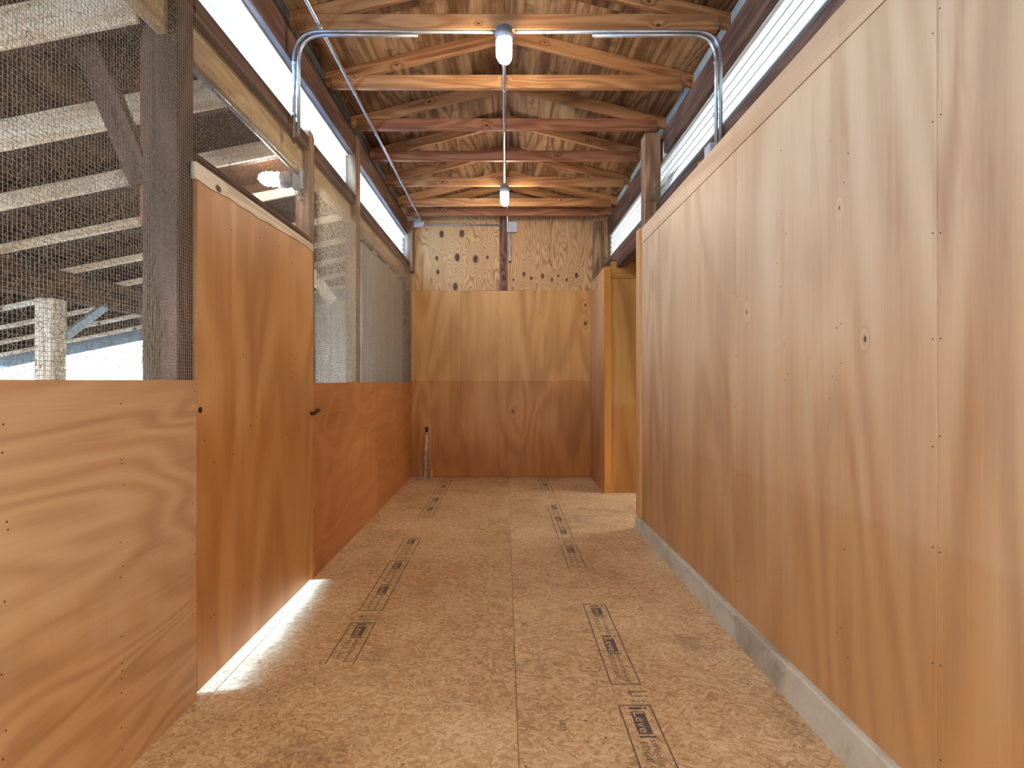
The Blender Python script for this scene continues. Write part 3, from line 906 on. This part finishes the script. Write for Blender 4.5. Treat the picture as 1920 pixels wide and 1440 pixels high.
for sd, x0, x1, mt in (('left', -1.275, -1.255, 'slate'), ('right', 1.315, 1.335, 'teal')):
    for i, (a, b) in enumerate(zip(BY, BY[1:])):
        if i == len(BY) - 2:
            continue
        s = -1 if sd == 'left' else 1
        o = slab('eave_block', x0, x1, a + 0.022, b - 0.022, 3.334, 3.405, mt, 'y', None)
        tag(o, ('dark slate' if sd == 'left' else 'blue-grey') + f' eave block on the {sd} beam, ' + ('nearest the camera' if i == 0 else f'bay {("", "one", "two", "three", "four", "five")[i]} beyond the near lamp'), 'block', 'eave blocks')

# ------------------------------------------------------------------ caged lamps
def caged_lamp(label, top, axis, cap_mat='lamp_grey'):
    """jelly-jar lamp: cast cap, glass globe and wire cage, pointing along axis from its cap"""
    t = thing('caged_lamp', label, 'lamp', top, 'caged jar lamps')
    ax = Vector(axis).normalized()
    lathe('cast_cap', [(0.0, 0.030), (0.004, 0.045), (0.030, 0.047), (0.034, 0.052), (0.055, 0.052), (0.060, 0.047), (0.072, 0.047), (0.075, 0.042)], top, ax, cap_mat, t, 20)
    lathe('glass_globe', [(0.070, 0.040), (0.085, 0.041), (0.15, 0.041), (0.175, 0.038), (0.195, 0.029), (0.205, 0.018), (0.209, 0.006)], top, ax, 'lampglass', t, 20)
    s = ax.orthogonal().normalized()
    if abs(ax.z) > 0.9:
        s = Vector((0.25, -1, 0)).normalized()
    b = ax.cross(s)
    parts = []
    top = Vector(top)
    for k in range(4):
        a = math.pi * k / 2
        d = s * math.cos(a) + b * math.sin(a)
        parts.append(tube_geo([top + ax * 0.062 + d * 0.048, top + ax * 0.15 + d * 0.047, top + ax * 0.18 + d * 0.043, top + ax * 0.205 + d * 0.028, top + ax * 0.216 + d * 0.004], 0.002, 5))
    for dd, rr in ((0.095, 0.048), (0.128, 0.048), (0.162, 0.046)):
        ring = [top + ax * dd + (s * math.cos(2 * math.pi * k / 20) + b * math.sin(2 * math.pi * k / 20)) * rr for k in range(21)]
        parts.append(tube_geo(ring, 0.002, 5, False))
    parts.append(lathe_geo([(0.212, 0.008), (0.219, 0.008)], top, ax, 8))
    v, f = join_geo(parts)
    mesh_obj('wire_cage', v, f, 'lamp_grey', t, smooth=True)
    return t
XC = -0.006
l1 = caged_lamp('nearest lit caged lamp hanging under the ceiling ridge', (XC, 3.06, 3.285), (0, 0, -1))
l2 = caged_lamp('far lit caged lamp at the end of the ceiling conduit', (XC, 5.54, 3.285), (0, 0, -1))
l3 = caged_lamp('lit caged lamp pointing sideways from the pine post behind the mesh', (-1.335, 3.36, 2.525), (-1, -0.05, 0.02))

# ------------------------------------------------------------------ conduits
def straps(t, pts, axis):
    for p in pts:
        lathe('strap', [(-0.009, 0.0135), (0.009, 0.0135)], p, axis, 'galv', t, 10)
t = thing('conduit', 'straight steel conduit along the ridge between the two ceiling lamps', 'conduit', (XC, 4.3, 3.295), 'steel conduits')
tube('pipe', [(XC, 3.08, 3.293), (XC, 5.52, 3.293)], 0.0105, 'galv', t)
straps(t, [(XC, y - 0.03, 3.293) for y in TY[1:5]], (0, 1, 0))
t = thing('conduit', 'long steel conduit slanting along the left of the ceiling to the gable wall', 'conduit', (-1.05, 4, 3.295), 'steel conduits')
tube('pipe', round_path([(-1.065, 0.6, 3.297), (-1.065, 6.86, 3.297), (-1.065, 6.945, 3.293), (-0.98, 6.952, 3.293), (0.03, 6.952, 3.288)], 0.05), 0.0105, 'galv', t)
straps(t, [(-1.065, y + 0.03, 3.297) for y in TY], (0, 1, 0))
straps(t, [(-0.95, 6.952, 3.293), (-0.03, 6.952, 3.289)], (1, 0, 0))
# end plate at the corner
o = poly_slab('metal_corner_plate', [(-1.17, 6.825, 3.36), (-1.03, 6.825, 3.30), (-1.05, 6.825, 3.24), (-1.17, 6.825, 3.22)], (0, -1, 0), 0.003, 'box_grey', (1, 0, 0))
tag(o, 'small grey metal plate in the upper left back corner', 'plate')
for sgn, nm in ((-1, 'left'), (1, 'right')):
    t = thing('conduit', f'pair of bent steel conduits rising past the {nm} clerestory', 'conduit', (sgn * 1.2, 3.05, 2.6), 'steel conduits')
    for k, dx in enumerate((0.0, 0.03)):
        x = sgn * (1.205 + dx) if sgn > 0 else -(1.178 + dx)
        y = 3.045 + 0.01 * k
        ztop = 3.235 + 0.027 * k
        zb = 2.50 if sgn > 0 else 2.655
        end = (sgn * 0.056, 3.06, 3.262) if k else (sgn * 0.5, 3.05, 3.245)
        tube('pipe', round_path([(x, y, zb), (x, y, ztop), (end[0], end[1], ztop)], 0.15, 8), 0.0105, 'galv', t)
    straps(t, [(sgn * 1.205, 3.05, 3.08), (sgn * 1.205, 3.05, 2.78)], (0, 0, 1))
o = slab('junction_box', 1.175, 1.225, 3.07, 3.15, 2.50, 2.635, 'box_grey', 'z', None, 0.006)
tag(o, 'grey electrical box peeking over the right plywood edge', 'electrical box')
t = thing('junction_box', 'square grey electrical box on the gable wall', 'electrical box', (0.085, 6.93, 3.25))
slab('box_body', 0.025, 0.15, 6.91, 6.963, 3.19, 3.32, 'box_grey', 'z', t, 0.004)
slab('cover_plate', 0.022, 0.153, 6.904, 6.909, 3.187, 3.323, 'box_grey', 'z', t, 0.002)
t = thing('conduit', 'short white-tipped conduit stub hanging below the gable box', 'conduit', (0.06, 6.94, 2.81), 'steel conduits')
tube('pipe', [(0.052, 6.945, 3.20), (0.062, 6.945, 2.88)], 0.012, 'box_grey', t)
tube('white_coupling', [(0.062, 6.945, 2.89), (0.064, 6.945, 2.82)], 0.017, M['frame_white'], t)
tube('dark_tip', [(0.064, 6.945, 2.82), (0.064, 6.945, 2.80)], 0.012, 'bolt', t)
# lean-to conduit behind mesh
t = thing('conduit', 'steel conduit behind the mesh running to the post lamp', 'conduit', (-1.30, 2.7, 2.557), 'steel conduits')
tube('pipe', [(-1.30, 2.14, 2.557), (-1.30, 3.33, 2.557)], 0.0105, 'galv', t)
t = thing('junction_box', 'small grey box behind the post lamp on the pine post', 'electrical box', (-1.30, 3.37, 2.5))
slab('box_body', -1.335, -1.268, 3.33, 3.387, 2.46, 2.60, 'lamp_grey', 'z', t, 0.01)
tube('elbow', round_path([(-1.30, 3.36, 2.47), (-1.30, 3.36, 2.43), (-1.28, 3.36, 2.40)], 0.02), 0.014, 'galv', t)

# ------------------------------------------------------------------ wrapped water pipe
px, py = -1.025, 6.87
t = thing('water_pipe', 'tape-wrapped water pipe standing at the back wall on the left', 'pipe', (px, py, 0))
tube('pipe', [(px - 0.005, py, 0.0), (px, py, 0.2), (px + 0.015, py, 0.56)], 0.013, 'frame_white', t, 10)
prof = []
path = []
rad = []
for i in range(40):
    z = 0.10 + 0.26 * i / 39
    path.append((px - 0.004 + 0.012 * z + 0.002 * math.sin(i * 1.3), py, z))
    rad.append(0.020 + 0.011 * math.sin(math.pi * min(1, (i + 2) / 41)) + 0.004 * math.sin(i * 1.9))
tube('wrapping', path, rad, 'tape', t, 12)
ring = [(px - 0.014 + 0.018 * math.cos(a), py - 0.02, 0.345 + 0.014 * math.sin(a)) for a in np.linspace(0, 2 * math.pi, 13)]
tube('tape_loop', ring, 0.004, 'tape', t, 5)
lathe('valve_sleeve', [(0.0, 0.018), (0.004, 0.021), (0.07, 0.021), (0.082, 0.016), (0.09, 0.016)], (px + 0.012, py, 0.47), (0.02, 0, 1), 'box_grey', t, 12)
lathe('collar', [(0.0, 0.019), (0.012, 0.019)], (px + 0.008, py, 0.375), (0.02, 0, 1), 'frame_white', t, 12)
lathe('black_cap', [(0.0, 0.016), (0.03, 0.015), (0.035, 0.022), (0.06, 0.022), (0.065, 0.015)], (px + 0.014, py, 0.60), (0.02, 0, 1), 'bolt', t, 12)
lathe('neck', [(0.0, 0.012), (0.05, 0.012)], (px + 0.013, py, 0.555), (0.02, 0, 1), 'galv', t, 10)
o = slab('wood_chip', -0.965, -0.945, 6.945, 6.962, 0.0, 0.085, 'pine', 'z', None)
tag(o, 'small pale wood sliver leaning at the foot of the back wall', 'wood sliver')

# ------------------------------------------------------------------ lean-to outside the left side
RS = 0.2
def rz(x):                      # rafter underside
    return 2.87 - RS * abs(x)
LY = [1.40, 2.0, 2.61, 3.18, 3.78, 4.45, 5.05, 5.66, 6.27, 6.88]
near_names = ['lean-to rafter nearest the camera, above the near mesh', 'second lean-to rafter, just before the thick hinge post', 'broad pale lean-to rafter crossing behind the knee brace',
              'pale lean-to rafter, second one beyond the hinge post', 'pale lean-to rafter beside the post lamp', 'pale lean-to rafter above the far eave post',
              'short looking pale rafter beyond the far eave post', 'fourth lean-to rafter from the open far end', 'third lean-to rafter from the open far end', 'second lean-to rafter from the open far end']
for i, y in enumerate(LY):
    t = thing('lean_to_rafter', near_names[i], 'rafter', (-4.4, y, rz(4.4)), 'lean-to rafters')
    xs = 1.38 if i == 1 else 1.34
    beam('dark_joist', (-xs, y + 0.02, rz(xs) + 0.076), (-7.4, y + 0.02, rz(7.4) + 0.076), 0.036, 0.144, 'dark_deck', t)
    hb = (0.158, 0.158, 0.150, 0.10, 0.066, 0.056, 0.05, 0.045, 0.045, 0.045)[i]
    beam('lit_face_strip', (-xs, y - 0.012, rz(xs) + hb / 2), (-7.4, y - 0.012, rz(7.4) + hb / 2), 0.022, hb * 0.98, 'pale', t)  # bright lit band of the rafter face, painted as a thin strip
o = beam('rake_board', (-1.34, 7.42, rz(1.34) + 0.06), (-7.4, 7.42, rz(7.4) + 0.06), 0.03, 0.19, 'teal')
tag(o, 'pale blue-grey rake board at the open far end of the lean-to', 'board')
ld = thing('ceiling_lean_to', 'dark board underside of the lean-to roof outside the mesh', 'ceiling', (-4, 4, 2.3), kind='structure')
for i in range(8):
    xa = -1.34 - i * 0.77
    xb = xa - 0.768
    p = [(xa, -0.6, rz(xa) + 0.152), (xb, -0.6, rz(xb) + 0.152), (xb, 7.5, rz(xb) + 0.152), (xa, 7.5, rz(xa) + 0.152)]
    poly_slab('roof_board', p, (0.2, 0, -1), 0.02, 'dark_deck', (0, 1, 0), ld)
o = slab('eave_beam', -3.64, -3.58, 0.3, 7.4, 1.915, 2.15, 'dark_deck', 'y', None)
tag(o, 'deep dark beam carrying the lean-to rafters', 'beam')
for y, lab in ((4.28, 'webbed far post under the lean-to beam, left of the hinge post'), (1.84, 'near post under the lean-to beam, outside the mesh')):
    post(lab, -3.72, -3.575, y - 0.07, y + 0.07, 1.915, 'grey_board', -0.3)
o = beam('knee_brace', (-1.40, 2.075, 2.02), (-1.63, 2.075, 2.58), 0.05, 0.09, 'jamb', None, (1, 0, 0.3))
tag(o, 'diagonal brown knee brace leaning against the thick hinge post', 'brace')
o = beam('knee_brace', (-3.60, 4.36, 1.62), (-3.60, 4.80, 1.93), 0.04, 0.07, 'teal', None)
tag(o, 'small pale brace at the far lean-to post', 'brace')
# end wall and side boards seen through the far mesh
bw = thing('wall_lean_to', 'grey vertical barn boards behind the far mesh', 'wall', (-1.4, 5.8, 0), kind='structure')
ys = [4.98, 5.38, 5.80, 6.22, 6.62, 6.97]
for a, b in zip(ys, ys[1:]):
    slab('barn_board', -1.36, -1.335, a + 0.009, b - 0.009, -0.2, 2.56, 'grey_board', 'z', bw)
we = thing('wall_lean_to_end', 'brown board wall closing part of the far lean-to end', 'wall', (-2.4, 7.45, 0), kind='structure')
for i in range(10):
    xa = -1.36 - i * 0.215
    slab('barn_board', xa - 0.212, xa, 7.45, 7.475, -0.2, rz(xa) + 0.02 - 0.04, 'grey_board' if i % 3 else 'post', 'z', we)
o = beam('knee_brace', (-1.40, 4.36, 1.9), (-1.82, 4.36, 2.45), 0.05, 0.09, 'grey_board', None, (1, 0, 0.3))
tag(o, 'grey diagonal brace behind the far mesh bay', 'brace')

# ------------------------------------------------------------------ wire mesh
def wire_mesh(name, label, y0, y1, z0, z1, x, step=0.0127, r=0.00062):
    ys = np.arange(y0, y1, step)
    zs = np.arange(z0, z1, step)
    P0 = [(x, y, z0) for y in ys]
    P1 = [(x, y, z1) for y in ys]
    P0 += [(x + 0.0011, y0, z) for z in zs]
    P1 += [(x + 0.0011, y1, z) for z in zs]
    o = strands(name, P0, P1, r, 'wire', None, 4)
    return tag(o, label, 'wire mesh', 'wire mesh screens', 'stuff')
wire_mesh('wire_mesh_screen', 'square wire mesh over the near left opening, above the half wall', 0.55, 2.113, 1.262, 2.72, -1.224, r=0.0005)
wire_mesh('wire_mesh_screen', 'square wire mesh above the plywood door', 2.118, 3.386, 2.15, 2.72, -1.224)
wire_mesh('wire_mesh_screen', 'square wire mesh over the far left opening up to the back wall', 3.392, 6.966, 1.246, 2.72, -1.224, r=0.0006)

# ------------------------------------------------------------------ dusty cobwebs caught on the mesh
def web_net(name, label, y0, y1, z0, z1, x, cell, r, keep, depth=0.012, seed=1, mat='web'):
    rg = np.random.default_rng(seed)
    a = cell / 1.73
    nx = int((y1 - y0) / (1.73 * a)) + 1
    nz = int((z1 - z0) / (1.5 * a)) + 1
    idx = {}
    pts = []
    def pid(key, y, z):
        if key not in idx:
            idx[key] = len(pts)
            pts.append((y, z))
        return idx[key]
    E = []
    for j in range(nz):
        for i in range(nx):
            cy = y0 + (i + 0.5 * (j % 2)) * 1.73 * a
            cz = z0 + j * 1.5 * a
            c = []
            for k in range(6):
                an = math.pi / 6 + k * math.pi / 3
                yy, zz = cy + a * math.cos(an), cz + a * math.sin(an)
                c.append(pid((round(yy / a * 2), round(zz / a * 4)), yy, zz))
            E += [(c[0], c[1]), (c[1], c[2]), (c[2], c[3])]
    P = np.array(pts)
    P += rg.normal(0, a * 0.3, P.shape)
    E = np.array(E)
    mid = (P[E[:, 0]] + P[E[:, 1]]) / 2
    den = np.array([mnoise.noise((m[0] * 3.0, m[1] * 3.0, seed)) for m in mid])
    ok = (rg.random(len(E)) < keep + den * 0.35) & (mid[:, 0] > y0) & (mid[:, 0] < y1) & (mid[:, 1] < z1) & (mid[:, 1] > z0)
    E = E[ok]
    X = x - rg.random(len(P)) * depth
    P3 = np.column_stack([X, np.clip(P[:, 0], y0, y1), np.clip(P[:, 1], z0, z1)])
    A, B = P3[E[:, 0]], P3[E[:, 1]]
    rr = r * rg.uniform(0.55, 1.5, len(A))
    # loose threads between the cells
    k = len(A) // 5
    s = rg.integers(0, len(A), k)
    off = rg.normal(0, cell * 0.9, (k, 3)) * np.array([0.4, 1, 1])
    A = np.concatenate([A, A[s]])
    B = np.concatenate([B, A[s] + off])
    rr = np.concatenate([rr, np.full(k, r * 0.5)])
    B[:, 1] = np.clip(B[:, 1], y0, y1)
    B[:, 2] = np.clip(B[:, 2], z0, z1)
    o = strands(name, A, B, rr, mat, None, 3)
    return tag(o, label, 'cobweb', 'dusty cobwebs', 'stuff')
web_net('cobweb', 'dusty cobweb layer caught on the near mesh', 0.9, 2.015, 1.264, 2.70, -1.229, 0.0135, 0.00066, 0.55, seed=1)
web_net('cobweb', 'dusty cobweb layer caught on the mesh above the door', 2.12, 3.38, 2.19, 2.56, -1.229, 0.014, 0.0007, 0.35, seed=2)
web_net('cobweb', 'thick dusty cobweb between latch post and tall left post', 3.475, 4.415, 1.248, 2.56, -1.229, 0.0125, 0.0013, 0.75, seed=3, mat='web_pale')
web_net('cobweb', 'thick dusty cobweb between tall left post and back wall', 4.565, 6.96, 1.248, 2.60, -1.229, 0.015, 0.0011, 0.45, seed=4, mat='web_pale')
web_net('cobweb', 'pale cobweb mat on the far webbed lean-to post', 4.21, 4.35, 1.0, 1.9, -3.56, 0.03, 0.002, 0.7, seed=5)

# loose strands where chords meet the beams
def loose_web(label, c, size, n, seed, r=0.0007):
    rg = np.random.default_rng(seed)
    A = np.array(c) + rg.normal(0, 1, (n, 3)) * np.array(size)
    B = A + rg.normal(0, 1, (n, 3)) * np.array(size) * 0.9
    o = strands('cobweb', A, B, r * rg.uniform(0.5, 1.3, n), 'web', None, 3)
    return tag(o, label, 'cobweb', 'ceiling cobwebs', 'stuff')
wl_ = ['nearest the camera', 'at the first chord beyond the near lamp', 'at the tall post', 'at the fourth chord', 'at the fifth chord', 'at the sixth chord']
for i, y in enumerate(TY[:6]):
    loose_web(f'loose cobweb threads on the left beam {wl_[i]}', (-1.19, y + 0.02, 3.335), (0.034, 0.06, 0.03), 80, 20 + i, 0.001)
    loose_web(f'loose cobweb threads on the right beam {wl_[i]}', (1.21, y + 0.02, 3.33), (0.034, 0.06, 0.025), 50, 40 + i, 0.001)
# funnel webs by the two tall posts
def sheet_web(label, a, b, c, n, seed):
    rg = np.random.default_rng(seed)
    a, b, c = (np.array(q, float) for q in (a, b, c))
    def bary(k):
        u, v = rg.random((2, k))
        m = u + v > 1
        u[m], v[m] = 1 - u[m], 1 - v[m]
        return a + u[:, None] * (b - a) + v[:, None] * (c - a)
    A, B = bary(n), bary(n)
    B = A + (B - A) * 0.45
    o = strands('cobweb', A, B, 0.0006, 'web', None, 3)
    return tag(o, label, 'cobweb', 'ceiling cobwebs', 'stuff')
sheet_web('triangular white cobweb on the weathered right post', (1.155, 4.39, 2.78), (1.26, 4.39, 2.66), (1.29, 3.9, 2.86), 420, 61)
sheet_web('triangular white cobweb on the tall left post', (-1.235, 4.41, 2.79), (-1.30, 4.41, 2.70), (-1.29, 4.05, 2.86), 300, 62)
loose_web('white cobweb at the foot of the thick hinge post', (-1.335, 2.012, 1.42), (0.022, 0.003, 0.10), 260, 71, 0.0008)
loose_web('dusty cobweb threads where the knee brace meets the hinge post', (-1.43, 2.012, 2.05), (0.03, 0.01, 0.09), 90, 72, 0.0008)
